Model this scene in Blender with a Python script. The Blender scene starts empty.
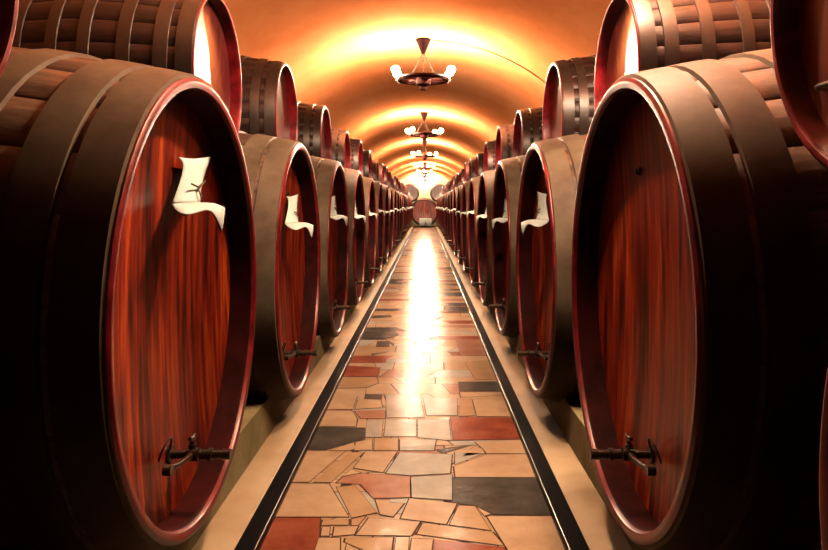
import bpy, math, random
from mathutils import Vector
random.seed(7)
PI = math.pi
S = 0.9            # metres per design unit (radius of a large barrel head)
EYE = 1.75         # camera height in design units
AX = -0.067        # x of the aisle axis
VR, VC = 3.62, -0.85   # vault radius and spring-line height
END = 61.0
C = bpy.context.scene.collection

def W(x, d, h):    # design coordinates (across, depth, height above eye) -> world metres
    return Vector((x*S, d*S, (h+EYE)*S))

# ------------------------------------------------------------------ materials
def new_mat(name):
    m = bpy.data.materials.new(name); m.use_nodes = True
    nt = m.node_tree
    return m, nt, nt.nodes['Principled BSDF']

def N(nt, kind, **kw):
    n = nt.nodes.new(kind)
    for k, v in kw.items(): setattr(n, k, v)
    return n

def lk(nt, a, b): nt.links.new(a, b)

def ramp(nt, stops):
    r = N(nt, 'ShaderNodeValToRGB')
    el = r.color_ramp.elements
    while len(el) < len(stops): el.new(0.5)
    for e, (p, c) in zip(el, stops):
        e.position = p; e.color = (*c, 1)
    return r

def math_node(nt, op, a=None, b=None):
    n = N(nt, 'ShaderNodeMath', operation=op)
    for i, v in enumerate((a, b)):
        if v is None: continue
        if isinstance(v, (int, float)): n.inputs[i].default_value = v
        else: lk(nt, v, n.inputs[i])
    return n.outputs[0]

def bump(nt, b, height, strength, dist=0.01):
    n = N(nt, 'ShaderNodeBump')
    n.inputs['Strength'].default_value = strength; n.inputs['Distance'].default_value = dist
    lk(nt, height, n.inputs['Height']); lk(nt, n.outputs[0], b.inputs['Normal'])

def mapped_noise(nt, scale, size=1.0, detail=5, rough=0.6, rand=True):
    tc = N(nt, 'ShaderNodeTexCoord')
    mp = N(nt, 'ShaderNodeMapping'); mp.inputs['Scale'].default_value = scale
    lk(nt, tc.outputs['Object'], mp.inputs['Vector'])
    if rand:
        oi = N(nt, 'ShaderNodeObjectInfo')
        cb = N(nt, 'ShaderNodeCombineXYZ')
        r = math_node(nt, 'MULTIPLY', oi.outputs['Random'], 40.0)
        for i in range(3): lk(nt, r, cb.inputs[i])
        lk(nt, cb.outputs[0], mp.inputs['Location'])
    n = N(nt, 'ShaderNodeTexNoise')
    n.inputs['Scale'].default_value = size; n.inputs['Detail'].default_value = detail; n.inputs['Roughness'].default_value = rough
    lk(nt, mp.outputs[0], n.inputs['Vector'])
    return n.outputs['Fac'], tc

def mix_col(nt, fac, a, b, mode='MIX'):
    n = N(nt, 'ShaderNodeMix', data_type='RGBA', blend_type=mode)
    for sock, v in ((n.inputs[0], fac), (n.inputs[6], a), (n.inputs[7], b)):
        if isinstance(v, (int, float)): sock.default_value = v
        elif isinstance(v, tuple): sock.default_value = (*v, 1)
        else: lk(nt, v, sock)
    return n.outputs[2]

def stave_mat(name, dark, mid, light, rust, rough, n=27):
    """weathered oak staves: grain along the barrel, one tone per stave, rust streaks"""
    m, nt, b = new_mat(name)
    g, tc = mapped_noise(nt, (1.6, 14, 14), 1.6)
    cr = ramp(nt, [(0.3, dark), (0.52, mid), (0.75, light)])
    lk(nt, g, cr.inputs[0])
    sp = N(nt, 'ShaderNodeSeparateXYZ'); lk(nt, tc.outputs['Object'], sp.inputs[0])
    at = math_node(nt, 'ARCTAN2', sp.outputs['Y'], sp.outputs['Z'])
    fl = math_node(nt, 'FLOOR', math_node(nt, 'MULTIPLY', at, n/(2*PI)))
    wn = N(nt, 'ShaderNodeTexWhiteNoise', noise_dimensions='1D'); lk(nt, fl, wn.inputs['W'])
    tone = math_node(nt, 'ADD', math_node(nt, 'MULTIPLY', wn.outputs['Value'], 0.6), 0.65)
    tn = N(nt, 'ShaderNodeCombineXYZ')
    for i in range(3): lk(nt, tone, tn.inputs[i])
    c1 = mix_col(nt, 1.0, cr.outputs[0], tn.outputs[0], 'MULTIPLY')
    r, _ = mapped_noise(nt, (2.2, 2.6, 2.6), 1.4, 4)
    rr = ramp(nt, [(0.52, (0, 0, 0)), (0.68, (1, 1, 1))]); lk(nt, r, rr.inputs[0])
    c2 = mix_col(nt, rr.outputs[0], c1, rust)
    lk(nt, c2, b.inputs['Base Color'])
    b.inputs['Roughness'].default_value = rough
    b.inputs['Specular IOR Level'].default_value = 0.25
    bump(nt, b, g, 0.35, 0.006)
    return m

def plain_noise_mat(name, c0, c1, scale, rough, bump_s=0.2, spec=0.5, metal=0.0, coat=0.0, rough2=None, stretch=(1, 1, 1)):
    m, nt, b = new_mat(name)
    g, tc = mapped_noise(nt, stretch, scale)
    cr = ramp(nt, [(0.35, c0), (0.68, c1)]); lk(nt, g, cr.inputs[0])
    lk(nt, cr.outputs[0], b.inputs['Base Color'])
    if rough2 is not None:
        mr = N(nt, 'ShaderNodeMapRange'); mr.inputs[1].default_value = 0.35; mr.inputs[2].default_value = 0.7
        mr.inputs[3].default_value = rough; mr.inputs[4].default_value = rough2
        lk(nt, g, mr.inputs[0]); lk(nt, mr.outputs[0], b.inputs['Roughness'])
    else:
        b.inputs['Roughness'].default_value = rough
    b.inputs['Specular IOR Level'].default_value = spec
    b.inputs['Metallic'].default_value = metal
    b.inputs['Coat Weight'].default_value = coat
    b.inputs['Coat Roughness'].default_value = 0.2
    if bump_s: bump(nt, b, g, bump_s, 0.004)
    return m

def head_mat(name, c0, c1, c2, rough, plank=0.17):
    """varnished red planks standing upright across a barrel head"""
    m, nt, b = new_mat(name)
    g, tc = mapped_noise(nt, (3, 9, 0.8), 2.2)
    cr = ramp(nt, [(0.36, c0), (0.53, c1), (0.76, c2)]); lk(nt, g, cr.inputs[0])
    sp = N(nt, 'ShaderNodeSeparateXYZ'); lk(nt, tc.outputs['Object'], sp.inputs[0])
    u = math_node(nt, 'MULTIPLY', sp.outputs['Y'], 1/plank)
    u = math_node(nt, 'ADD', u, 0.37)
    wn = N(nt, 'ShaderNodeTexWhiteNoise', noise_dimensions='1D'); lk(nt, math_node(nt, 'FLOOR', u), wn.inputs['W'])
    tone = math_node(nt, 'ADD', math_node(nt, 'MULTIPLY', wn.outputs['Value'], 0.55), 0.7)
    fr = math_node(nt, 'FRACT', u)
    edge = math_node(nt, 'MINIMUM', fr, math_node(nt, 'SUBTRACT', 1.0, fr))
    seam = math_node(nt, 'GREATER_THAN', edge, 0.018)
    tone2 = math_node(nt, 'MULTIPLY', tone, math_node(nt, 'ADD', math_node(nt, 'MULTIPLY', seam, 0.6), 0.4))
    tn = N(nt, 'ShaderNodeCombineXYZ')
    for i in range(3): lk(nt, tone2, tn.inputs[i])
    lk(nt, mix_col(nt, 1.0, cr.outputs[0], tn.outputs[0], 'MULTIPLY'), b.inputs['Base Color'])
    b.inputs['Roughness'].default_value = rough
    b.inputs['Coat Weight'].default_value = 0.06 if plank > .15 else 1.0
    b.inputs['Coat Roughness'].default_value = 0.22 if plank > .15 else 0.24
    hh = math_node(nt, 'ADD', math_node(nt, 'MULTIPLY', g, 0.25), seam)
    bump(nt, b, hh, 0.35, 0.004)
    return m

M = {}
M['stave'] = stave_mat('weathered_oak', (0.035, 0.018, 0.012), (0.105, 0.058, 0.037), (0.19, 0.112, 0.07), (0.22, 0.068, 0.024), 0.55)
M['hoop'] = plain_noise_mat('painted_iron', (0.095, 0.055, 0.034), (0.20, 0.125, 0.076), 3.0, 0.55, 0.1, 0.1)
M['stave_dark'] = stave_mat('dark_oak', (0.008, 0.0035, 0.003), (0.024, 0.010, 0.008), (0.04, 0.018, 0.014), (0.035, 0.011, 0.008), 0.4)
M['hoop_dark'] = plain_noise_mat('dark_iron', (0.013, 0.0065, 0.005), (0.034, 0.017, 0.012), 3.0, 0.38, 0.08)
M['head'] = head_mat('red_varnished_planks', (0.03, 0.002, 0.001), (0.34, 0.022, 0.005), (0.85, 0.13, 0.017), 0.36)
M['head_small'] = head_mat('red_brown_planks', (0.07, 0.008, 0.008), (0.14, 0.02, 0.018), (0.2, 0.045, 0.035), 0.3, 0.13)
M['chime'] = plain_noise_mat('red_lacquer', (0.09, 0.002, 0.004), (0.30, 0.010, 0.014), 6.0, 0.3, 0.15, 0.3, coat=0.12, rough2=0.45)
M['inner'] = plain_noise_mat('dark_maroon_inner', (0.016, 0.002, 0.002), (0.05, 0.006, 0.005), 6.0, 0.6, 0.2, 0.06)  # inner wall of the large chimes, darker than their red front
M['steel'] = plain_noise_mat('worn_steel', (0.4, 0.38, 0.36), (0.6, 0.56, 0.52), 8.0, 0.3, 0.05, metal=1.0)
M['tap'] = plain_noise_mat('blackened_brass', (0.02, 0.016, 0.012), (0.06, 0.045, 0.03), 9.0, 0.3, 0.1, metal=0.6)
M['cloth'] = plain_noise_mat('white_linen', (0.80, 0.72, 0.62), (0.90, 0.83, 0.74), 8.0, 0.85, 0.1)
M['string'] = plain_noise_mat('brown_string', (0.05, 0.025, 0.015), (0.10, 0.05, 0.03), 20.0, 0.8, 0.1)
M['wood_wheel'] = plain_noise_mat('dark_red_wood', (0.010, 0.0015, 0.001), (0.03, 0.005, 0.003), 6.0, 0.8, 0.2, 0.06, stretch=(4, 1, 1))
M['canopy'] = plain_noise_mat('dark_oxblood_metal', (0.005, 0.0006, 0.0005), (0.012, 0.0014, 0.001), 6.0, 0.8, 0.1, 0.03)
M['iron'] = plain_noise_mat('wrought_iron', (0.03, 0.012, 0.008), (0.06, 0.025, 0.015), 9.0, 0.8, 0.1, 0.15)
M['cable'] = plain_noise_mat('brown_cable', (0.20, 0.07, 0.02), (0.28, 0.10, 0.035), 5.0, 0.7, 0.0)
M['black'] = plain_noise_mat('black_polished_stone', (0.004, 0.004, 0.005), (0.008, 0.007, 0.007), 3.0, 0.24, 0.0, 0.12)
M['kerb'] = plain_noise_mat('cream_cement', (0.56, 0.31, 0.165), (0.74, 0.45, 0.26), 1.6, 0.5, 0.25, 0.15, rough2=0.65)
M['plinth'] = plain_noise_mat('ochre_cement', (0.30, 0.21, 0.09), (0.52, 0.38, 0.19), 2.6, 0.7, 0.35, 0.2)
M['wall'] = plain_noise_mat('ochre_plaster', (0.30, 0.14, 0.06), (0.42, 0.21, 0.09), 1.4, 0.85, 0.3)
M['table'] = plain_noise_mat('table_wood', (0.07, 0.015, 0.008), (0.14, 0.03, 0.015), 5.0, 0.4, 0.1)

M['endwall'] = plain_noise_mat('glow_pale_plaster', (0.62, 0.42, 0.26), (0.80, 0.62, 0.42), 1.2, 0.85, 0.2, 0.1)  # paler than the side walls: the far bulbs' glow put into the colour
m, nt, b = new_mat('vault_plaster')
g, tc = mapped_noise(nt, (1, 0.6, 1), 0.55, 6, 0.62, False)
g2, _ = mapped_noise(nt, (1, 1, 1), 7.0, 4, 0.6, False)
cr = ramp(nt, [(0.30, (0.70, 0.17, 0.05)), (0.5, (0.86, 0.245, 0.085)), (0.72, (0.92, 0.33, 0.14))]); lk(nt, g, cr.inputs[0])
lk(nt, cr.outputs[0], b.inputs['Base Color']); b.inputs['Roughness'].default_value = 0.85; b.inputs['Specular IOR Level'].default_value = 0.0
bump(nt, b, g2, 0.25, 0.01)
M['vault'] = m

def tile_mat(name, c0, c1, rough=0.15):
    m, nt, b = new_mat(name)
    g, tc = mapped_noise(nt, (1, 1, 1), 3.2, 6, 0.65, False)
    cr = ramp(nt, [(0.32, c0), (0.66, c1)]); lk(nt, g, cr.inputs[0])
    lk(nt, cr.outputs[0], b.inputs['Base Color'])
    g2, _ = mapped_noise(nt, (1, 1, 1), 9.0, 3, 0.5, False)
    mr = N(nt, 'ShaderNodeMapRange'); mr.inputs[1].default_value = 0.3; mr.inputs[2].default_value = 0.7
    mr.inputs[3].default_value = rough; mr.inputs[4].default_value = rough+0.12
    lk(nt, g2, mr.inputs[0]); lk(nt, mr.outputs[0], b.inputs['Roughness'])
    bump(nt, b, g2, 0.45, 0.006)
    b.inputs['IOR'].default_value = 1.06
    return m
TILES = [tile_mat('cream_marble', (0.50, 0.25, 0.135), (0.66, 0.375, 0.225)),
         tile_mat('peach_marble', (0.46, 0.22, 0.11), (0.56, 0.29, 0.15)),
         tile_mat('grey_rose_marble', (0.40, 0.28, 0.22), (0.55, 0.40, 0.31)),
         tile_mat('red_marble', (0.22, 0.035, 0.018), (0.40, 0.09, 0.045)),
         tile_mat('dark_marble', (0.045, 0.032, 0.026), (0.10, 0.072, 0.055)),
         tile_mat('pink_marble', (0.36, 0.12, 0.07), (0.50, 0.20, 0.12)),
         plain_noise_mat('dark_grout', (0.045, 0.018, 0.011), (0.08, 0.034, 0.02), 9.0, 0.7, 0.2, 0.1)]

m, nt, b = new_mat('glowing_bulb')
b.inputs['Base Color'].default_value = (1, 0.9, 0.7, 1)
b.inputs['Emission Color'].default_value = (1.0, 0.78, 0.53, 1)
BULB = 1500.0
b.inputs['Emission Strength'].default_value = BULB
M['bulb'] = m

# ------------------------------------------------------------------ mesh helpers
class MB:
    def __init__(s): s.v = []; s.f = []; s.mi = []
    def add(s, vs, fs, mi=0):
        o = len(s.v); s.v += [tuple(v) for v in vs]
        s.f += [tuple(i+o for i in f) for f in fs]; s.mi += [mi]*len(fs)
    def box(s, a, b):
        x0, y0, z0 = a; x1, y1, z1 = b
        s.add([(x0,y0,z0),(x1,y0,z0),(x1,y1,z0),(x0,y1,z0),(x0,y0,z1),(x1,y0,z1),(x1,y1,z1),(x0,y1,z1)],
              [(3,2,1,0),(4,5,6,7),(0,1,5,4),(1,2,6,5),(2,3,7,6),(3,0,4,7)])
    def lathe(s, prof, axis='z', n=32, close=False, ends=True, center=(0,0,0)):
        """prof: list of (t along axis, radius); axis x or z"""
        vs = []
        for t, r in prof:
            for k in range(n):
                a = 2*PI*k/n
                p = (t, r*math.sin(a), r*math.cos(a)) if axis == 'x' else (r*math.cos(a), r*math.sin(a), t)
                vs.append(tuple(p[i]+center[i] for i in range(3)))
        fs = []; m = len(prof)
        for i in range(m if close else m-1):
            j = (i+1) % m
            for k in range(n):
                k2 = (k+1) % n
                fs.append((i*n+k, i*n+k2, j*n+k2, j*n+k))
        if ends and not close:
            fs.append(tuple(range(n))[::-1]); fs.append(tuple((m-1)*n+k for k in range(n)))
        s.add(vs, fs)
    def tube(s, pts, r, n=8):
        pts = [Vector(p) for p in pts]; rs = r if isinstance(r, (list, tuple)) else [r]*len(pts)
        vs = []; up = None
        for i, p in enumerate(pts):
            t = (pts[min(i+1, len(pts)-1)]-pts[max(i-1, 0)]).normalized()
            ref = Vector((0, 0, 1)) if abs(t.z) < 0.9 else Vector((1, 0, 0))
            a = t.cross(ref).normalized() if up is None else (up-t*up.dot(t)).normalized()
            up = a; bb = t.cross(a)
            for k in range(n):
                th = 2*PI*k/n
                vs.append(p+(a*math.cos(th)+bb*math.sin(th))*rs[i])
        fs = []
        for i in range(len(pts)-1):
            for k in range(n):
                k2 = (k+1) % n
                fs.append((i*n+k, i*n+k2, (i+1)*n+k2, (i+1)*n+k))
        fs.append(tuple(range(n))[::-1]); fs.append(tuple((len(pts)-1)*n+k for k in range(n)))
        s.add(vs, fs)
    def mesh(s, name, mats, smooth=True, scale=S, fix=True):
        me = bpy.data.meshes.new(name)
        me.from_pydata([(x*scale, y*scale, z*scale) for x, y, z in s.v], [], s.f)
        for m in (mats if isinstance(mats, list) else [mats]): me.materials.append(m)
        me.polygons.foreach_set('material_index', s.mi)
        me.polygons.foreach_set('use_smooth', [smooth]*len(me.polygons))
        me.update()
        if fix:
            import bmesh
            bm = bmesh.new(); bm.from_mesh(me); bmesh.ops.recalc_face_normals(bm, faces=bm.faces); bm.to_mesh(me); bm.free()
        if smooth: me.set_sharp_from_angle(angle=math.radians(38))
        return me

def link(name, me, parent=None, loc=(0, 0, 0)):
    o = bpy.data.objects.new(name, me); C.objects.link(o); o.location = loc
    if parent: o.parent = parent
    return o

def tag(o, label=None, cat=None, group=None, kind=None):
    for k, v in (('label', label), ('category', cat), ('group', group), ('kind', kind)):
        if v: o[k] = v
    return o

def empty(name, loc=(0, 0, 0), rz=0):
    o = bpy.data.objects.new(name, None); C.objects.link(o)
    o.location = loc; o.rotation_euler = (0, 0, rz); o.empty_display_size = 0.2
    return o

def copy_tree(o, parent=None):
    c = o.copy(); C.objects.link(c); c.parent = parent
    for ch in o.children: copy_tree(ch, c)
    return c

# ------------------------------------------------------------------ the room
def structure(name, mb, mats, smooth=False, fix=False):
    return tag(link(name, mb.mesh(name, mats, smooth, S, fix)), kind='structure')

def D(x, d, h): return (x, d, h+EYE)      # design -> mesh units (scaled by S)

def flip_to(mb_faces): return [tuple(reversed(f)) for f in mb_faces]

mb = MB()
na, nd = 56, 72
vs = []
for j in range(nd+1):
    d = -4+(END+4)*j/nd
    for i in range(na+1):
        a = PI*i/na
        vs.append(D(AX+VR*math.cos(a), d, VC+VR*math.sin(a)))
fs = [(j*(na+1)+i, (j+1)*(na+1)+i, (j+1)*(na+1)+i+1, j*(na+1)+i+1) for j in range(nd) for i in range(na)]
mb.add(vs, fs)
structure('ceiling', mb, M['vault'], True)
for nm, sx in (('wall_left', -1), ('wall_right', 1)):
    mb = MB(); x = AX+sx*VR
    mb.add([D(x, -4, -EYE), D(x, END, -EYE), D(x, END, VC), D(x, -4, VC)], [(0, 1, 2, 3) if sx < 0 else (3, 2, 1, 0)])
    structure(nm, mb, M['wall'])
for nm, d in (('wall_end', END), ('wall_back', -4)):
    mb = MB()
    vs = [D(AX+VR*math.cos(PI*i/na), d, VC+VR*math.sin(PI*i/na)) for i in range(na+1)]
    vs += [D(AX-VR, d, -EYE), D(AX+VR, d, -EYE)]
    mb.add(vs, [tuple(range(len(vs)))])
    structure(nm, mb, M['endwall'])

# floor: crazy paving of marble offcuts laid in cross strips
GI = 0.771; GO = 0.885                 # inner / outer half width of the black border stones
mb = MB()
def poly(pts, h, mi):
    a = sum(pts[i][0]*pts[(i+1) % len(pts)][1]-pts[(i+1) % len(pts)][0]*pts[i][1] for i in range(len(pts)))
    if a < 0: pts = pts[::-1]
    mb.add([D(x, d, -EYE+h) for x, d in pts], [tuple(range(len(pts)))], mi)
def shrink(pts, e):
    cx = sum(p[0] for p in pts)/len(pts); cy = sum(p[1] for p in pts)/len(pts)
    out = []
    for x, y in pts:
        l = math.hypot(x-cx, y-cy) or 1
        out.append((x+(cx-x)*e/l, y+(cy-y)*e/l))
    return out
poly([(AX-VR, -4), (AX+VR, -4), (AX+VR, END), (AX-VR, END)], 0, 6)
def pick(edge):
    if d < 7.4: edge = False
    r = random.random()
    if edge:
        return 3 if r < .09 else 4 if r < .25 else 5 if r < .33 else 1 if r < .5 else 2 if r < .62 else 0
    return 0 if r < .55 else 1 if r < .72 else 2 if r < .92 else 5
d = 0.4
GR = 0.008
while d < END-3.6:
    dep = random.uniform(.2, .42)
    cuts = [AX-GI-.02]
    while cuts[-1] < AX+GI-.35: cuts.append(cuts[-1]+random.uniform(.22, .62))
    cuts[-1] = AX+GI+.02
    sl = [0]+[random.uniform(-.1, .1) for _ in cuts[1:-1]]+[0]
    for i in range(len(cuts)-1):
        q = [(cuts[i]-sl[i], d), (cuts[i+1]-sl[i+1], d), (cuts[i+1]+sl[i+1], d+dep), (cuts[i]+sl[i], d+dep)]
        mi = pick(i in (0, len(cuts)-2))
        r = random.random()
        if mi in (3, 4) or r < .5:
            poly(shrink(q, GR), .001, mi)
        elif r < .75:                      # broken across
            t0, t1 = random.uniform(.3, .7), random.uniform(.3, .7)
            a = (q[0][0], d+dep*t0); b_ = (q[1][0], d+dep*t1)
            poly(shrink([q[0], q[1], b_, a], GR), .001, mi); poly(shrink([a, b_, q[2], q[3]], GR), .001, pick(False))
        else:                              # broken into two slanted pieces
            t0, t1 = random.uniform(.2, .8), random.uniform(.2, .8)
            a = (q[0][0]+(q[1][0]-q[0][0])*t0, d); b_ = (q[3][0]+(q[2][0]-q[3][0])*t1, d+dep)
            poly(shrink([q[0], a, b_, q[3]], GR), .001, mi); poly(shrink([a, q[1], q[2], b_], GR), .001, pick(False))
    d += dep
# the offcuts beside the first barrels, one by one: (material, outline across / depth)
NEAR = [
    (0, [(-0.848, 5.107), (-0.571, 5.107), (-0.734, 4.539), (-0.842, 4.539)]),
    (0, [(-0.422, 5.101), (-0.202, 5.101), (-0.278, 4.701), (-0.475, 4.782)]),
    (0, [(-0.487, 4.755), (-0.424, 4.693), (-0.537, 4.632)]),
    (0, [(-0.848, 4.516), (-0.604, 4.503), (-0.431, 4.033), (-0.846, 4.033)]),
    (0, [(-0.559, 3.903), (-0.518, 3.903), (-0.509, 3.801), (-0.552, 3.801)]),
    (0, [(-0.492, 3.903), (-0.367, 3.913), (-0.379, 3.818), (-0.488, 3.795)]),
    (0, [(-0.315, 4.019), (-0.03, 3.969), (-0.077, 3.801), (-0.367, 3.807)]),
    (0, [(-0.559, 3.776), (-0.449, 3.776), (-0.43, 3.61), (-0.559, 3.61)]),
    (0, [(-0.153, 3.784), (-0.087, 3.784), (-0.088, 3.61), (-0.158, 3.61)]),
    (0, [(-0.405, 3.71), (-0.315, 3.61), (-0.404, 3.61)]),
    (0, [(0.192, 4.809), (0.43, 5.04), (0.65, 5.04), (0.664, 4.619), (0.193, 4.619)]),
    (0, [(-0.094, 4.286), (0.183, 4.21), (0.112, 3.938), (-0.137, 4.013)]),
    (0, [(0.299, 4.158), (0.368, 4.068), (0.332, 4.046)]),
    (0, [(0.345, 4.038), (0.67, 4.038), (0.674, 3.61), (0.424, 3.61)]),
    (0, [(-0.071, 3.768), (0.039, 3.761), (0.028, 3.61), (-0.078, 3.61)]),
    (0, [(-0.679, 5.122), (-0.529, 5.294), (-0.502, 5.164), (-0.537, 5.122)]),
    (0, [(-0.848, 6.105), (-0.623, 6.105), (-0.56, 5.888), (-0.548, 5.676), (-0.848, 5.688)]),
    (0, [(-0.82, 6.829), (-0.564, 6.829), (-0.553, 6.528), (-0.624, 6.562), (-0.622, 6.155), (-0.848, 6.155)]),
    (0, [(-0.606, 6.448), (-0.402, 6.448), (-0.372, 6.207), (-0.603, 6.155)]),
    (0, [(-0.512, 5.301), (-0.399, 5.369), (-0.382, 5.137), (-0.506, 5.122)]),
    (0, [(0.422, 6.462), (0.653, 6.58), (0.656, 5.943), (0.426, 5.952)]),
    (0, [(0.322, 6.716), (0.658, 6.716), (0.657, 6.614), (0.322, 6.528)]),
    (0, [(0.365, 5.305), (0.672, 5.348), (0.678, 5.06), (0.432, 5.06), (0.409, 5.168)]),
    (0, [(0.353, 5.207), (0.403, 5.168), (0.418, 5.06), (0.257, 5.0)]),
    (1, [(-0.536, 5.081), (-0.436, 5.081), (-0.595, 4.532), (-0.705, 4.539)]),
    (1, [(-0.55, 4.452), (-0.439, 4.486), (-0.277, 4.091), (-0.412, 4.019)]),
    (1, [(-0.296, 4.265), (-0.211, 4.265), (-0.209, 4.224), (-0.126, 4.214), (-0.182, 4.033), (-0.257, 4.065)]),
    (1, [(-0.566, 3.992), (-0.428, 4.0), (-0.42, 3.93), (-0.568, 3.925)]),
    (1, [(-0.41, 4.0), (-0.334, 4.038), (-0.368, 3.925), (-0.402, 3.925)]),
    (1, [(-0.417, 3.772), (-0.171, 3.784), (-0.173, 3.61), (-0.273, 3.61), (-0.417, 3.728)]),
    (1, [(0.195, 4.182), (0.287, 4.175), (0.349, 3.865), (0.131, 3.933)]),
    (1, [(-0.014, 3.954), (0.355, 3.846), (0.402, 3.689), (-0.045, 3.818)]),
    (1, [(-0.828, 7.262), (-0.489, 7.262), (-0.466, 7.059), (-0.569, 6.885), (-0.848, 6.863)]),
    (1, [(0.31, 6.462), (0.416, 6.495), (0.411, 5.972), (0.277, 5.952)]),
    (1, [(0.439, 8.0), (0.656, 8.077), (0.655, 7.2), (0.495, 7.2)]),
    (1, [(-0.381, 5.396), (-0.206, 5.396), (-0.196, 5.122), (-0.366, 5.122)]),
    (2, [(-0.093, 4.619), (0.172, 4.66), (0.157, 4.261), (-0.081, 4.3)]),
    (2, [(-0.18, 5.081), (0.185, 5.04), (0.159, 4.684), (-0.094, 4.649), (-0.257, 4.684)]),
    (2, [(0.208, 5.081), (0.411, 5.06), (0.199, 4.846)]),
    (2, [(-0.475, 5.841), (-0.345, 5.841), (-0.331, 5.417), (-0.452, 5.417)]),
    (2, [(-0.322, 5.86), (-0.077, 5.86), (-0.072, 5.431), (-0.313, 5.431)]),
    (2, [(-0.061, 5.86), (0.191, 5.86), (0.189, 5.339), (-0.056, 5.408)]),
    (2, [(-0.19, 5.362), (0.078, 5.362), (0.06, 5.122), (-0.181, 5.122)]),
    (2, [(-0.362, 6.597), (-0.05, 6.597), (-0.012, 5.915), (-0.316, 5.915)]),
    (2, [(-0.023, 6.528), (0.284, 6.495), (0.261, 5.972), (0.012, 5.972)]),
    (3, [(-0.848, 4.019), (-0.589, 4.019), (-0.561, 3.795), (-0.564, 3.61), (-0.848, 3.61)]),
    (3, [(0.044, 3.761), (0.401, 3.673), (0.409, 3.61), (0.036, 3.61)]),
    (3, [(-0.823, 7.826), (-0.49, 7.749), (-0.483, 7.326), (-0.848, 7.326)]),
    (3, [(0.208, 5.929), (0.653, 5.915), (0.66, 5.369), (0.208, 5.348)]),
    (4, [(0.176, 4.607), (0.67, 4.599), (0.667, 4.051), (0.381, 4.065), (0.288, 4.186), (0.161, 4.214)]),
    (4, [(-0.848, 5.663), (-0.478, 5.643), (-0.46, 5.362), (-0.531, 5.316), (-0.706, 5.137), (-0.848, 5.137)]),
    (4, [(-0.54, 6.649), (-0.405, 6.632), (-0.4, 6.475), (-0.55, 6.495)]),
    (4, [(0.331, 7.107), (0.662, 7.127), (0.661, 6.749), (0.323, 6.749)]),
    (4, [(0.082, 5.149), (0.349, 5.25), (0.12, 5.06)]),
    (4, [(0.319, 12.414), (0.616, 12.353), (0.617, 11.667), (0.301, 11.732)]),
    (4, [(-0.848, 9.403), (-0.823, 10.04), (-0.438, 10.0), (-0.363, 9.692), (-0.452, 9.438)]),
    (4, [(-0.617, 9.238), (-0.455, 9.238), (-0.45, 8.873), (-0.61, 8.873)]),
    (4, [(-0.843, 11.351), (-0.563, 11.423), (-0.522, 11.21), (-0.84, 11.092)]),
    (5, [(-0.559, 4.521), (-0.529, 4.619), (-0.416, 4.684), (-0.1, 4.632), (-0.093, 4.3), (-0.31, 4.286), (-0.407, 4.503)]),
    (5, [(-0.603, 6.105), (-0.345, 6.128), (-0.331, 5.888), (-0.527, 5.888)]),
    (5, [(0.398, 9.403), (0.629, 9.333), (0.635, 8.344), (0.408, 8.344)]),
]
NEAR = [(mi, [(AX-GI-.01 if x < AX-GI+.1 else AX+GI+.01 if x > AX+GI-.1 else x, y) for x, y in pts]) for mi, pts in NEAR]
for mi, pts in NEAR:
    poly(shrink(pts, -0.012), .003, 6)
for mi, pts in NEAR:
    poly(pts, .005, mi)
structure('floor', mb, TILES)

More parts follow.
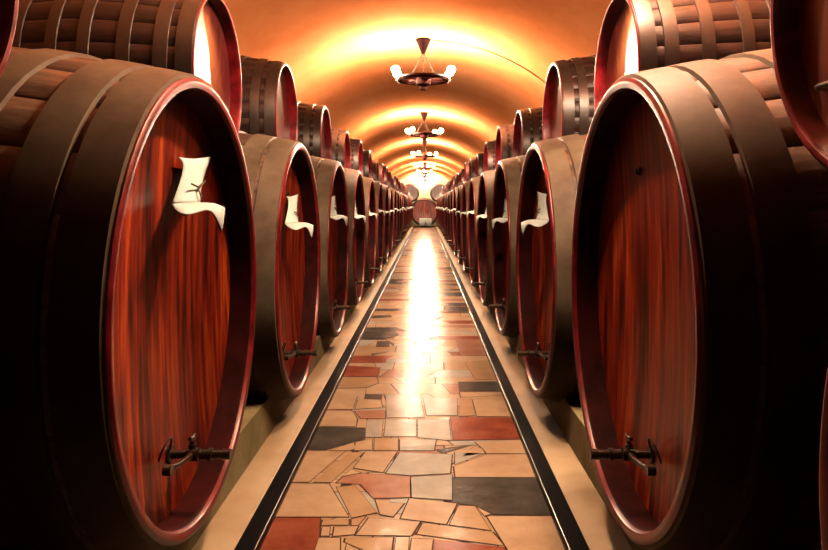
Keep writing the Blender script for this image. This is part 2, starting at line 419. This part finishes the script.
# black polished border stones, cream kerbs and the barrel plinths
ROWZ = [0.62]+[3.24+2.57*i for i in range(21)]
def lower_spec(side, i):
    """(R, height of axis) of a large barrel"""
    if i == 0: return (0.96, -0.60)
    if i == 1: return (0.995, -0.435)
    return (1.0, -0.50+0.012*math.sin(i*2.3+side))
FACE = {-1: 1.0, 1: 0.865}
BUL, LEN = 0.165, 2.35
def prof(t, L=LEN, B=BUL): return 1+B*(1-abs((t-L/2)/(L/2))**1.5)
for k, sx in enumerate((-1, 1)):
    mb = MB(); x0 = AX+sx*GI; x1 = AX+sx*GO
    sec = [(x0, 0), (x0, .012)]+[(x0+sx*.016*(1-math.cos(PI/2*q/5)), .012+.024*math.sin(PI/2*q/5)) for q in range(1, 6)]+[(x1, .036), (x1, 0)]
    vs = [D(x, dd, -EYE+h) for dd in (-1, END-3.6) for x, h in sec]
    n = len(sec)
    fs = [(i, i+1, n+i+1, n+i) for i in range(n-1)]+[tuple(range(n)), tuple(range(n, 2*n))]
    mb.add(vs, fs)
    structure('trim_%d' % (k+1), mb, M['black'], False, True)
    mb = MB(); px = sx*(FACE[sx]+.155)
    sec = [(x1+sx*.002, 0), (x1+sx*.002, .03), (x1+sx*.012, .036), (px, .05), (px, 0)]
    vs = [D(x, dd, -EYE+h) for dd in (-1, END-3.6) for x, h in sec]; n = len(sec)
    fs = [(i, i+1, n+i+1, n+i) for i in range(n-1)]+[tuple(range(n)), tuple(range(n, 2*n))]
    mb.add(vs, fs)
    structure('trim_%d' % (k+3), mb, M['kerb'], False, True)
    # plinth with a hollow under every barrel
    mb = MB(); xs = [px+sx*(AX*sx+VR-abs(px))*t/9 for t in range(10)]
    ds = []; d = -1.0
    while d < END-4.4: ds.append(d); d += .085
    vs = []
    for x in xs:
        t = abs(x)-FACE[sx]
        for dd in ds:
            h = -1.42
            for i, z in enumerate(ROWZ):
                R, c = lower_spec(sx, i)
                tt = t/R
                if tt > LEN: continue
                r = R*prof(tt)+.008
                if abs(dd-z) < r: h = min(h, c-math.sqrt(r*r-(dd-z)**2))
            vs.append(D(x, dd, max(h, -EYE+.004)))
    nn = len(ds)
    fs = [(a*nn+j, a*nn+j+1, (a+1)*nn+j+1, (a+1)*nn+j) for a in range(9) for j in range(nn-1)]
    o = len(vs)
    vs += [D(px, dd, -EYE) for dd in ds]
    fs += [(j, j+1, o+j+1, o+j) for j in range(nn-1)]
    vs += [D(x, ds[-1], -EYE) for x in xs]
    o2 = o+nn
    fs += [(a*nn+nn-1, (a+1)*nn+nn-1, o2+a+1, o2+a) for a in range(9)]
    mb.add(vs, fs)
    structure('trim_%d' % (k+5), mb, M['plinth'], True, True)

# ------------------------------------------------------------------ barrels
HOOPS = [(0.005, .165), (.185, .335), (.46, .60), (.86, .98), (1.37, 1.49), (1.75, 1.89), (2.01, 2.16), (2.18, 2.345)]
HOOPS_S = [(0.005, .18), (.25, .40), (.62, .76), (1.02, 1.15), (1.35, 1.48), (1.74, 1.88), (2.10, 2.25), (2.32, 2.495)]
DEP, THK = 0.135, 0.045

def body_mesh(L, B, nst=27, rings=16, back=True):
    mb = MB(); ang = []
    for k in range(nst):
        a = 2*PI*k/nst; w = 2*PI/nst
        ang += [(a, -.007), (a+w*.04, 0), (a+w*.5, .002), (a+w*.96, 0)]
    n = len(ang); vs = []
    for i in range(rings+1):
        t = .004+(L-.008)*i/rings; r = prof(t, L, B)-.004
        vs += [(t, (r+g)*math.sin(a), (r+g)*math.cos(a)) for a, g in ang]
    fs = [(i*n+k, i*n+(k+1) % n, (i+1)*n+(k+1) % n, (i+1)*n+k) for i in range(rings) for k in range(n)]
    # far end: rim and recessed head
    o = len(vs); m = rings*n
    vs += [(L-.004, .94*math.sin(a), .94*math.cos(a)) for a, g in ang]
    vs += [(L-.12, .94*math.sin(a), .94*math.cos(a)) for a, g in ang]
    fs += [(m+k, m+(k+1) % n, o+(k+1) % n, o+k) for k in range(n)]
    fs += [(o+k, o+(k+1) % n, o+n+(k+1) % n, o+n+k) for k in range(n)]
    fs.append(tuple(o+n+k for k in range(n)))
    mb.add(vs, fs); return mb

def hoop_mb(a, b, L, B):
    mb = MB(); xs = [a, a+.006, (a+b)/2, b-.006, b]
    of = [-.006, .012, .013, .012, -.006]
    mb.lathe([(x, prof(x, L, B)+o) for x, o in zip(xs, of)], 'x', 64, ends=False)
    return mb

def chime_mb():
    mb = MB()
    mb.lathe([(.02, 1.0), (-.002, .997), (-.010, .985), (-.011, 1-THK*.5), (-.006, 1-THK), (.012, 1-THK-.008), (.03, 1-THK-.009), (DEP+.01, 1-THK-.014)], 'x', 96, ends=False)
    for k in range(5*96, 7*96): mb.mi[k] = 1
    return mb

def head_mb():
    mb = MB(); n = 72; R = 1-THK-.012
    vs = [(DEP+.045, 0, 0)]; fs = []
    rr = [.15, .35, .55, .75, .9, 1]
    for q in rr:
        vs += [(DEP+.045*(1-q*q), R*q*math.sin(2*PI*k/n), R*q*math.cos(2*PI*k/n)) for k in range(n)]
    fs += [(0, 1+k, 1+(k+1) % n) for k in range(n)]
    for j in range(len(rr)-1):
        fs += [(1+j*n+k, 1+(j+1)*n+k, 1+(j+1)*n+(k+1) % n, 1+j*n+(k+1) % n) for k in range(n)]
    mb.add(vs, fs); return mb

TZ = -0.69; HX = DEP+.025
def tap_mbs(sg, big=True):
    """tap on the lower part of a head; sg points along the row towards the camera"""
    t = MB()
    t.lathe([(HX+.01, .042), (HX-.015, .042), (HX-.02, .036), (HX-.02, .02), (HX-.08, .019), (HX-.085, .029), (HX-.14, .030), (HX-.145, .022), (HX-.18, .020), (HX-.182, .027), (HX-.20, .027), (HX-.202, .020), (HX-.245, .019), (HX-.247, .024), (HX-.285, .024)], 'x', 20, center=(0, 0, TZ))
    key = MB()
    key.tube([(HX-.11, 0, TZ+.015), (HX-.11, 0, TZ+.045)], .017, 12)
    key.tube([(HX-.11, 0, TZ+.04), (HX-.11, 0, TZ+.075)], .011, 10)
    key.tube([(HX-.11, -.035, TZ+.08), (HX-.11, -.015, TZ+.073), (HX-.11, .015, TZ+.073), (HX-.11, .035, TZ+.08)], [.009, .012, .012, .009], 10)
    lev = MB()
    lev.tube([(HX-.11, 0, TZ), (HX-.105, sg*.08, TZ+.002), (HX-.10, sg*.16, TZ+.008), (HX-.09, sg*.235, TZ+.018)], [.018, .013, .012, .015], 12)
    lev.tube([(HX-.105, sg*.245, TZ+.018), (HX-.07, sg*.245, TZ+.018)], [.023, .023], 14)
    ring = MB()
    pts = [(HX-.03-.02*math.sin(a), sg*.12+.06*math.cos(a), TZ+.05+.06*math.sin(a)) for a in [PI*(-.1+1.25*k/14) for k in range(15)]]
    ring.tube(pts, .005, 8)
    return t, key, lev, ring

def make_barrel(name, L, B, hoops, mats, tap_side=None):
    st, hp, hd, ch = (M[k] for k in mats)
    root = empty(name)
    zc = (1+B)*S
    def part(nm, mb, mat): return link(nm, mb.mesh(nm, mat), root, (0, 0, zc))
    part('body', body_mesh(L, B), st)
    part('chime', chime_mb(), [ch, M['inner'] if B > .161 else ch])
    part('head', head_mb(), hd)
    for a, b_ in hoops: part('hoop', hoop_mb(a, b_, L, B), hp)
    if tap_side is not None:
        t, key, lev, ring = tap_mbs(tap_side)
        to = part('tap', t, M['tap'])
        for nm, q in (('tap_key', key), ('lever', lev), ('wire_loop', ring)):
            link(nm, q.mesh(nm, M['tap']), to)
        pg = MB(); pg.lathe([(HX+.005, .022), (HX-.012, .022), (HX-.014, .014), (HX-.024, .014)], 'x', 14, center=(0, -tap_side*.2, .60))
        part('peg', pg, M['tap'])
    return root

def simple_barrel(name, L, B, hoops, mats, tap_side=None):
    """one mesh for the far ones, whose parts are a pixel or two"""
    mb = MB()
    pr = []
    for a, b_ in hoops: pr += [(a, 0), (a+.005, .012), (b_-.005, .012), (b_, 0)]
    P = [(0, 1.0)]+[(t, prof(t, L, B)+o) for t, o in pr]+[(L, 1.0)]
    k0 = len(mb.f)
    mb.lathe(P, 'x', 40, ends=False)
    n = 40
    for i in range(len(P)-1):
        hoop_seg = i >= 1 and (i-1) % 4 != 3 and i < len(P)-2
        for k in range(n): mb.mi[k0+i*n+k] = 1 if hoop_seg else 0
    k0 = len(mb.f)
    mb.lathe([(.005, 1.0), (-.01, .985), (-.011, .97), (-.006, 1-THK), (DEP, 1-THK-.014)], 'x', 40, ends=False)
    for k in range(k0, len(mb.f)): mb.mi[k] = 3
    if B > .161:
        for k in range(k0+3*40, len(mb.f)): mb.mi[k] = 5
    k0 = len(mb.f)
    mb.lathe([(DEP, 1-THK-.014), (DEP+.045, .1)], 'x', 40, ends=False)
    mb.add([(DEP+.045, .1*math.sin(2*PI*k/40), .1*math.cos(2*PI*k/40)) for k in range(40)], [tuple(range(40))])
    for k in range(k0, len(mb.f)): mb.mi[k] = 2
    mb.add([(L-.01, math.sin(2*PI*k/40), math.cos(2*PI*k/40)) for k in range(40)], [tuple(range(40))])
    if tap_side is not None:
        k0 = len(mb.f)
        mb.tube([(HX, 0, TZ), (HX-.3, 0, TZ), (HX-.32, 0, TZ-.06)], .027, 6)
        mb.tube([(HX-.13, 0, TZ), (HX-.1, tap_side*.3, TZ+.03)], .02, 6)
        mb.tube([(HX-.13, 0, TZ), (HX-.13, 0, TZ+.1)], .02, 6)
        for k in range(k0, len(mb.f)): mb.mi[k] = 4
    mb.v = [(x, y, z+1+B) for x, y, z in mb.v]
    return mb.mesh(name, [M[k] for k in mats]+[M['tap'], M['inner']])

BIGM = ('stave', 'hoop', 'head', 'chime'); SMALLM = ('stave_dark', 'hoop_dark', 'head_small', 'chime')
LS, BS = 2.5, 0.16
ORD = ['zeroth', 'first', 'second', 'third', 'fourth', 'fifth', 'sixth', 'seventh', 'eighth', 'ninth', 'tenth', 'eleventh', 'twelfth', 'thirteenth', 'fourteenth',
       'fifteenth', 'sixteenth', 'seventeenth', 'eighteenth', 'nineteenth', 'twentieth', 'twenty-first', 'twenty-second', 'twenty-third']
SIDE = {1: 'ceiling cable side', -1: 'side opposite the ceiling cable'}

def tangent(c0, c1, r):
    """centre of a circle of radius r resting on two circles (z, h, r)"""
    (x0, y0, r0), (x1, y1, r1) = c0, c1
    dx, dy = x1-x0, y1-y0; dd = math.hypot(dx, dy); a, b_ = r0+r, r1+r
    t = (a*a-b_*b_+dd*dd)/(2*dd); hgt = math.sqrt(a*a-t*t)
    return (x0+dx*t/dd-dy*hgt/dd, y0+dy*t/dd+dx*hgt/dd)

# ---- napkin draped over the peg of a large barrel: grid points (along row towards the far end, height, out from the head)
UP = [
    [(0.046, 0.657, 0.03), (0.228, 0.655, 0.035), (0.469, 0.686, 0.05)],
    [(0.098, 0.628, 0.04), (0.196, 0.624, 0.055), (0.385, 0.634, 0.06)],
    [(0.055, 0.571, 0.045), (0.12, 0.564, 0.07), (0.287, 0.57, 0.07)],
    [(0.003, 0.505, 0.04), (0.062, 0.502, 0.075), (0.176, 0.504, 0.09)],
    [(-0.053, 0.439, 0.035), (-0.024, 0.446, 0.09), (0.08, 0.446, 0.12)],
]
LOW = [
    [(-0.053, 0.439, 0.035), (-0.024, 0.446, 0.09), (0.08, 0.446, 0.12), (0.063, 0.446, 0.19), (0.03, 0.423, 0.25)],
    [(-0.077, 0.428, 0.05), (-0.17, 0.416, 0.13), (-0.063, 0.428, 0.165), (-0.039, 0.437, 0.22), (0.013, 0.374, 0.25)],
    [(-0.093, 0.42, 0.06), (-0.243, 0.387, 0.15), (-0.125, 0.407, 0.18), (-0.069, 0.428, 0.22), (0.001, 0.315, 0.24)],
]
STR = [
    (0.047, 0.534, 0.08), (0.132, 0.522, 0.085), (0.271, 0.555, 0.075), (0.116, 0.512, 0.09), (0.082, 0.47, 0.115)
]
def napkin_mesh(sg):
    mb = MB()
    for G in (UP, LOW):
        nc = len(G[0]); vs = [(HX-w, sg*u, v) for row in G for (u, v, w) in row]
        mb.add(vs, [(r*nc+c, r*nc+c+1, (r+1)*nc+c+1, (r+1)*nc+c) for r in range(len(G)-1) for c in range(nc-1)])
    me = mb.mesh('napkin', M['cloth'], True, S, False)
    return me
def make_napkin(sg):
    me = napkin_mesh(sg)
    o = link('napkin', me)
    sd = o.modifiers.new('smooth', 'SUBSURF'); sd.levels = 2; sd.render_levels = 2; sd.boundary_smooth = 'PRESERVE_CORNERS'
    so = o.modifiers.new('thick', 'SOLIDIFY'); so.thickness = 0.005; so.offset = 0
    mb = MB(); mb.tube([(HX-w-.012, sg*u, v) for u, v, w in STR], .0042, 6)
    link('string', mb.mesh('string', M['string']), o)
    return o

protos = {}
for side in (-1, 1):
    # towards the camera is +y in the turned (left) barrels and -y in the others
    sg = 1 if side < 0 else -1
    protos[side] = make_barrel('wine_barrel', LEN, BUL, HOOPS, BIGM, sg)
    protos[side, 'far'] = simple_barrel('far_barrel', LEN, BUL, HOOPS, BIGM, sg)
    protos[side, 'nap'] = make_napkin(-sg)
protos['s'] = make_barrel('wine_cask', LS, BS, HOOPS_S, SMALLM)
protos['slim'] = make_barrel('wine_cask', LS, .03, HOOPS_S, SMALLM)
mb = MB(); mb.tube([(HX-.005, .70, -.46), (HX-.05, .70, -.46), (HX-.06, .66, -.46), (HX-.06, .3, -.46), (HX-.05, .26, -.46), (HX-.005, .26, -.46)], .016, 8)
link('latch_bar', mb.mesh('latch_bar', M['steel']), protos['slim'], (0, 0, 1.03*S))
protos['s', 'far'] = simple_barrel('far_cask', LS, BS, HOOPS_S, SMALLM)
used = set()
def take(key):
    if key in used: return copy_tree(protos[key])
    used.add(key); return protos[key]

LOOK = {(-1, 2): 'first whole big barrel, bright red head with napkin, lower row, side opposite the ceiling cable',
        (1, 2): 'first whole big barrel, head without a napkin, lower row, ceiling cable side',
        (-1, 1): 'big dark barrel cut off by the frame, lower row, side opposite the ceiling cable',
        (1, 1): 'big dark barrel cut off by the frame, lower row, ceiling cable side'}
NFULL = 9
lower = {}
for side in (-1, 1):
    nm = 'large red-headed barrels lying along the ' + SIDE[side]
    for i, z in enumerate(ROWZ):
        R, c = lower_spec(side, i)
        loc = W(side*FACE[side], z, c-R*(1+BUL)); rz = PI if side < 0 else 0
        if i < NFULL: o = take(side)
        else: o = link('wine_barrel', protos[side, 'far'])
        o.location = loc; o.rotation_euler = (0, 0, rz); o.scale = (R, R, R)
        lab = LOOK.get((side, i+1), '%s whole big barrel from the camera in the lower row, %s' % (ORD[i], SIDE[side]))
        tag(o, lab, 'barrel', nm)
        lower[side, i] = (z, c, R*(1+BUL))
        if i >= 2 or (side, i) == (-1, 1):
            q = take((side, 'nap'))
            q.location = W(side*FACE[side], z, c-(0 if i < 2 else .085+.03*math.sin(i*2.1+side))); q.rotation_euler = (0, 0, rz); q.scale = (R, R, R)
            lab = {(-1, 1): 'white napkin with a string knot on the largest bright red barrel head'}.get((side, i),
                       'white napkin on the %s whole lower barrel from the camera, %s' % (ORD[i], SIDE[side]))
            tag(q, lab, 'napkin', 'white napkins hung on the barrel heads')

# ---- small casks in the hollows between the large barrels
UFACE = {-1: {0: 1.35, 1: 1.30, 2: 1.36}, 1: {0: 1.15, 1: 1.195, 2: 1.245}}
URAD = {-1: {0: .57, 1: .535, 2: .57, 3: .54}, 1: {0: .57, 1: .535, 2: .57, 3: .52}}
for side in (-1, 1):
    for i in range(len(ROWZ)-1):
        R = URAD[side].get(i, .53+.02*math.sin(i*1.7+side))
        B_ = .03 if (side, i) == (1, 0) else BS
        z, h = tangent(lower[side, i], lower[side, i+1], R*(1+B_)+.018)
        f = UFACE[side].get(i, 1.33 if side < 0 else 1.24)
        if B_ < .1: o = take('slim')
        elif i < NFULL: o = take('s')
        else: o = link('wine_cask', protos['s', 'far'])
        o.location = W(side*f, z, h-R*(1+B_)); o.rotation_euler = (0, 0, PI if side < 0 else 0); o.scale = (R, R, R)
        if i == 0: lab = 'small dark cask cut off by the frame, upper row, ' + SIDE[side]
        else: lab = '%s whole small cask from the camera, upper row, %s' % (ORD[i], SIDE[side])
        tag(o, lab, 'barrel', 'small dark casks of the upper row, ' + SIDE[side])

# ---- barrels closing the far end, heads towards the aisle
EZ = 57.4; ends = []
for k, x in enumerate((-2.38, 0, 2.38)):
    o = link('wine_barrel', protos[1, 'far']); c = -EYE+1.17+.004
    o.location = W(AX+x, EZ, c-1.17); o.rotation_euler = (0, 0, PI/2)
    ends.append((AX+x, c, 1.17))
    tag(o, ('big barrel lying across the far end of the aisle, %s' % ('side opposite the ceiling cable', 'behind the white table', 'ceiling cable side')[k]), 'barrel', 'barrels across the far end of the aisle')
for k in range(2):
    x, h = tangent(ends[k], ends[k+1], .65*1.16+.018)
    o = link('wine_cask', protos['s', 'far']); o.scale = (.65,)*3
    o.location = W(x, EZ+.3, h-.65*1.16); o.rotation_euler = (0, 0, PI/2)
    tag(o, 'small cask on top of the far end barrels, ' + ('side opposite the ceiling cable', 'ceiling cable side')[k], 'barrel', 'casks across the far end of the aisle')

# ---- white covered table at the far end
TX, TZd = AX+.06, 55.9
t = tag(empty('side_table', W(TX, TZd, -EYE)), 'small table under a white cloth at the far end of the aisle', 'table')
mb = MB(); mb.box((-.42, -.3, .66), (.42, .3, .70)); link('table_top', mb.mesh('table_top', M['table'], False), t)
for a in (-1, 1):
    for b_ in (-1, 1):
        mb = MB(); mb.box((a*.37-.03, b_*.25-.03, 0), (a*.37+.03, b_*.25+.03, .658)); link('leg', mb.mesh('leg', M['table'], False), t)
mb = MB(); n = 40; vs = []
ring = []
for k in range(n):
    a = 2*PI*k/n; cx, sy = math.cos(a), math.sin(a)
    s_ = 1/max(abs(cx)/.46, abs(sy)/.34); ring.append((cx*s_, sy*s_, a))
vs += [(x*.96, y*.96, .712) for x, y, a in ring]
vs += [(x, y, .700) for x, y, a in ring]
for x, y, a in ring:
    gap = max(0, 1-abs(x)/.16) if y < 0 else 0
    vs.append((x*(1+.04*math.sin(9*a)), y*(1+.04*math.sin(9*a)), .12+.38*gap))
fs = [tuple(range(n))]+[(r*n+k, r*n+(k+1) % n, (r+1)*n+(k+1) % n, (r+1)*n+k) for r in range(2) for k in range(n)]
mb.add(vs, fs)
tc_ = link('tablecloth', mb.mesh('tablecloth', M['cloth'], True, S, False)); tc_.location = W(TX, TZd, -EYE)
so = tc_.modifiers.new('thick', 'SOLIDIFY'); so.thickness = .006; so.offset = 1
tag(tc_, 'white cloth hanging over the small table at the far end of the aisle', 'tablecloth')

# ------------------------------------------------------------------ chandeliers
HW = 2.10      # height of the wheel above eye level
def crown(x): return VC+math.sqrt(VR*VR-(x-AX)**2)
def make_chandelier():
    root = empty('wheel_chandelier')
    top = VC+VR-HW-.006
    mb = MB(); mb.lathe([(top, .125), (top-.02, .135), (top-.03, .12), (top-.20, .05), (top-.25, .03)], 'z', 20)
    link('ceiling_canopy', mb.mesh('ceiling_canopy', M['canopy']), root)
    for k in range(3):
        a = 2*PI*k/3+.5
        mb = MB(); p0 = Vector((.015*math.cos(a), .015*math.sin(a), top-.25)); p1 = Vector((.27*math.cos(a), .27*math.sin(a), .02))
        nl = 14
        for j in range(nl):       # chain links, turned alternately
            c0 = p0.lerp(p1, (j+.0)/nl); c1 = p0.lerp(p1, (j+1.15)/nl); ax = (c1-c0); sd_ = ax.cross(Vector((math.sin(a), -math.cos(a), 0))).normalized() if j % 2 else Vector((-math.sin(a), math.cos(a), 0))
            pts = [c0+ax*(.5-.5*math.cos(q))+sd_*.009*math.sin(q) for q in [2*PI*u/8 for u in range(9)]]
            mb.tube(pts, .0045, 5)
        link('chain', mb.mesh('chain', M['iron']), root)
    mb = MB()                    # wooden rim
    mb.lathe([(-.035, .36), (-.04, .42), (.0, .435), (.03, .42), (.035, .36), (.0, .35)], 'z', 40, close=True)
    link('rim', mb.mesh('rim', M['wood_wheel']), root)
    mb = MB()
    mb.lathe([(-.19, .03), (-.185, .06), (-.11, .062), (-.09, .12), (.02, .13), (.06, .09), (.10, .03), (.13, .012)], 'z', 24)
    link('hub', mb.mesh('hub', M['wood_wheel']), root)
    mb = MB()
    for k in range(6):
        a = PI*k/3+.2
        mb.tube([(.1*math.cos(a), .1*math.sin(a), 0), (.24*math.cos(a), .24*math.sin(a), .012), (.37*math.cos(a), .37*math.sin(a), 0)], [.02, .026, .02], 8)
    link('spokes', mb.mesh('spokes', M['wood_wheel']), root)
    for k, dg in enumerate((28, 152, 204, 336)):
        a = math.radians(dg); u = Vector((math.cos(a), math.sin(a), 0))
        mb = MB(); e = u*.5
        mb.tube([u*.42, u*.47+Vector((0, 0, -.03)), e+Vector((0, 0, .0))], [.012, .012, .014], 8)
        mb.lathe([(0, .022), (.005, .03), (.05, .024), (.055, .018)], 'z', 14, center=tuple(e))
        so_ = link('socket', mb.mesh('socket', M['iron']), root)
        mb = MB(); mb.lathe([(.055, .016), (.068, .038), (.092, .060), (.12, .068), (.148, .060), (.172, .038), (.184, .008)], 'z', 14, center=tuple(e))
        link('bulb', mb.mesh('bulb', M['bulb']), so_)
    return root
CH = [3.9, 12.0, 21.5, 31.0, 40.5, 47.0, 52.3, 59.3]
proto = make_chandelier()
for i, z in enumerate(CH):
    o = proto if i == 0 else copy_tree(proto)
    o.location = W(AX+(.68 if i == 0 else .03), z, HW-(.09 if i == 0 else 0)); o.rotation_euler = (0, 0, .08*math.sin(i*3)+(0 if i < 2 else .2*i))  # first one is out of view, set off-axis to light the nearest barrels
    lab = 'unseen wheel chandelier placed off-centre to light the first barrels, over the top of the view' if i == 0 else \
          'wooden wheel chandelier with lit bulbs, %s one down the aisle from the camera' % ORD[i]
    if i == 1: lab = 'largest-looking wooden wheel chandelier with lit bulbs, beside the ceiling cable'
    tag(o, lab, 'chandelier', 'wheel chandeliers hung over the aisle')

# brown electric cable stapled across the vault
mb = MB(); pts = []
for k in range(33):
    a = math.radians(86.5-k*41/32)
    r = VR-.022
    pts.append(D(AX+r*math.cos(a), 12.02+.3*(k/32)**2, VC+r*math.sin(a)))
mb.tube(pts, .012, 6)
tag(link('electric_cable', mb.mesh('electric_cable', M['cable'])), 'thin brown electric cable running down the vault from the first chandelier in view', 'cable')

# ------------------------------------------------------------------ camera, world, view
cam = bpy.data.cameras.new('camera'); co = bpy.data.objects.new('camera', cam); C.objects.link(co)
co.location = W(0, 0, 0); co.rotation_euler = (PI/2, 0, 0)
cam.sensor_width = 36; cam.lens = 720/828*36
cam.shift_x = -11.5/828; cam.shift_y = -70/828
cam.clip_start = .05; cam.clip_end = 200
sc = bpy.context.scene
sc.camera = co
w = bpy.data.worlds.new('world'); sc.world = w; w.use_nodes = True
w.node_tree.nodes['Background'].inputs[0].default_value = (0, 0, 0, 1)
sc.view_settings.view_transform = 'Standard'; sc.view_settings.look = 'None'
sc.view_settings.gamma = 1; sc.view_settings.use_curve_mapping = False
sc.view_settings.exposure = 0.15
sc.cycles.use_denoising = True
sc.cycles.max_bounces = 6
sc.cycles.diffuse_bounces = 0
sc.cycles.sample_clamp_indirect = 20
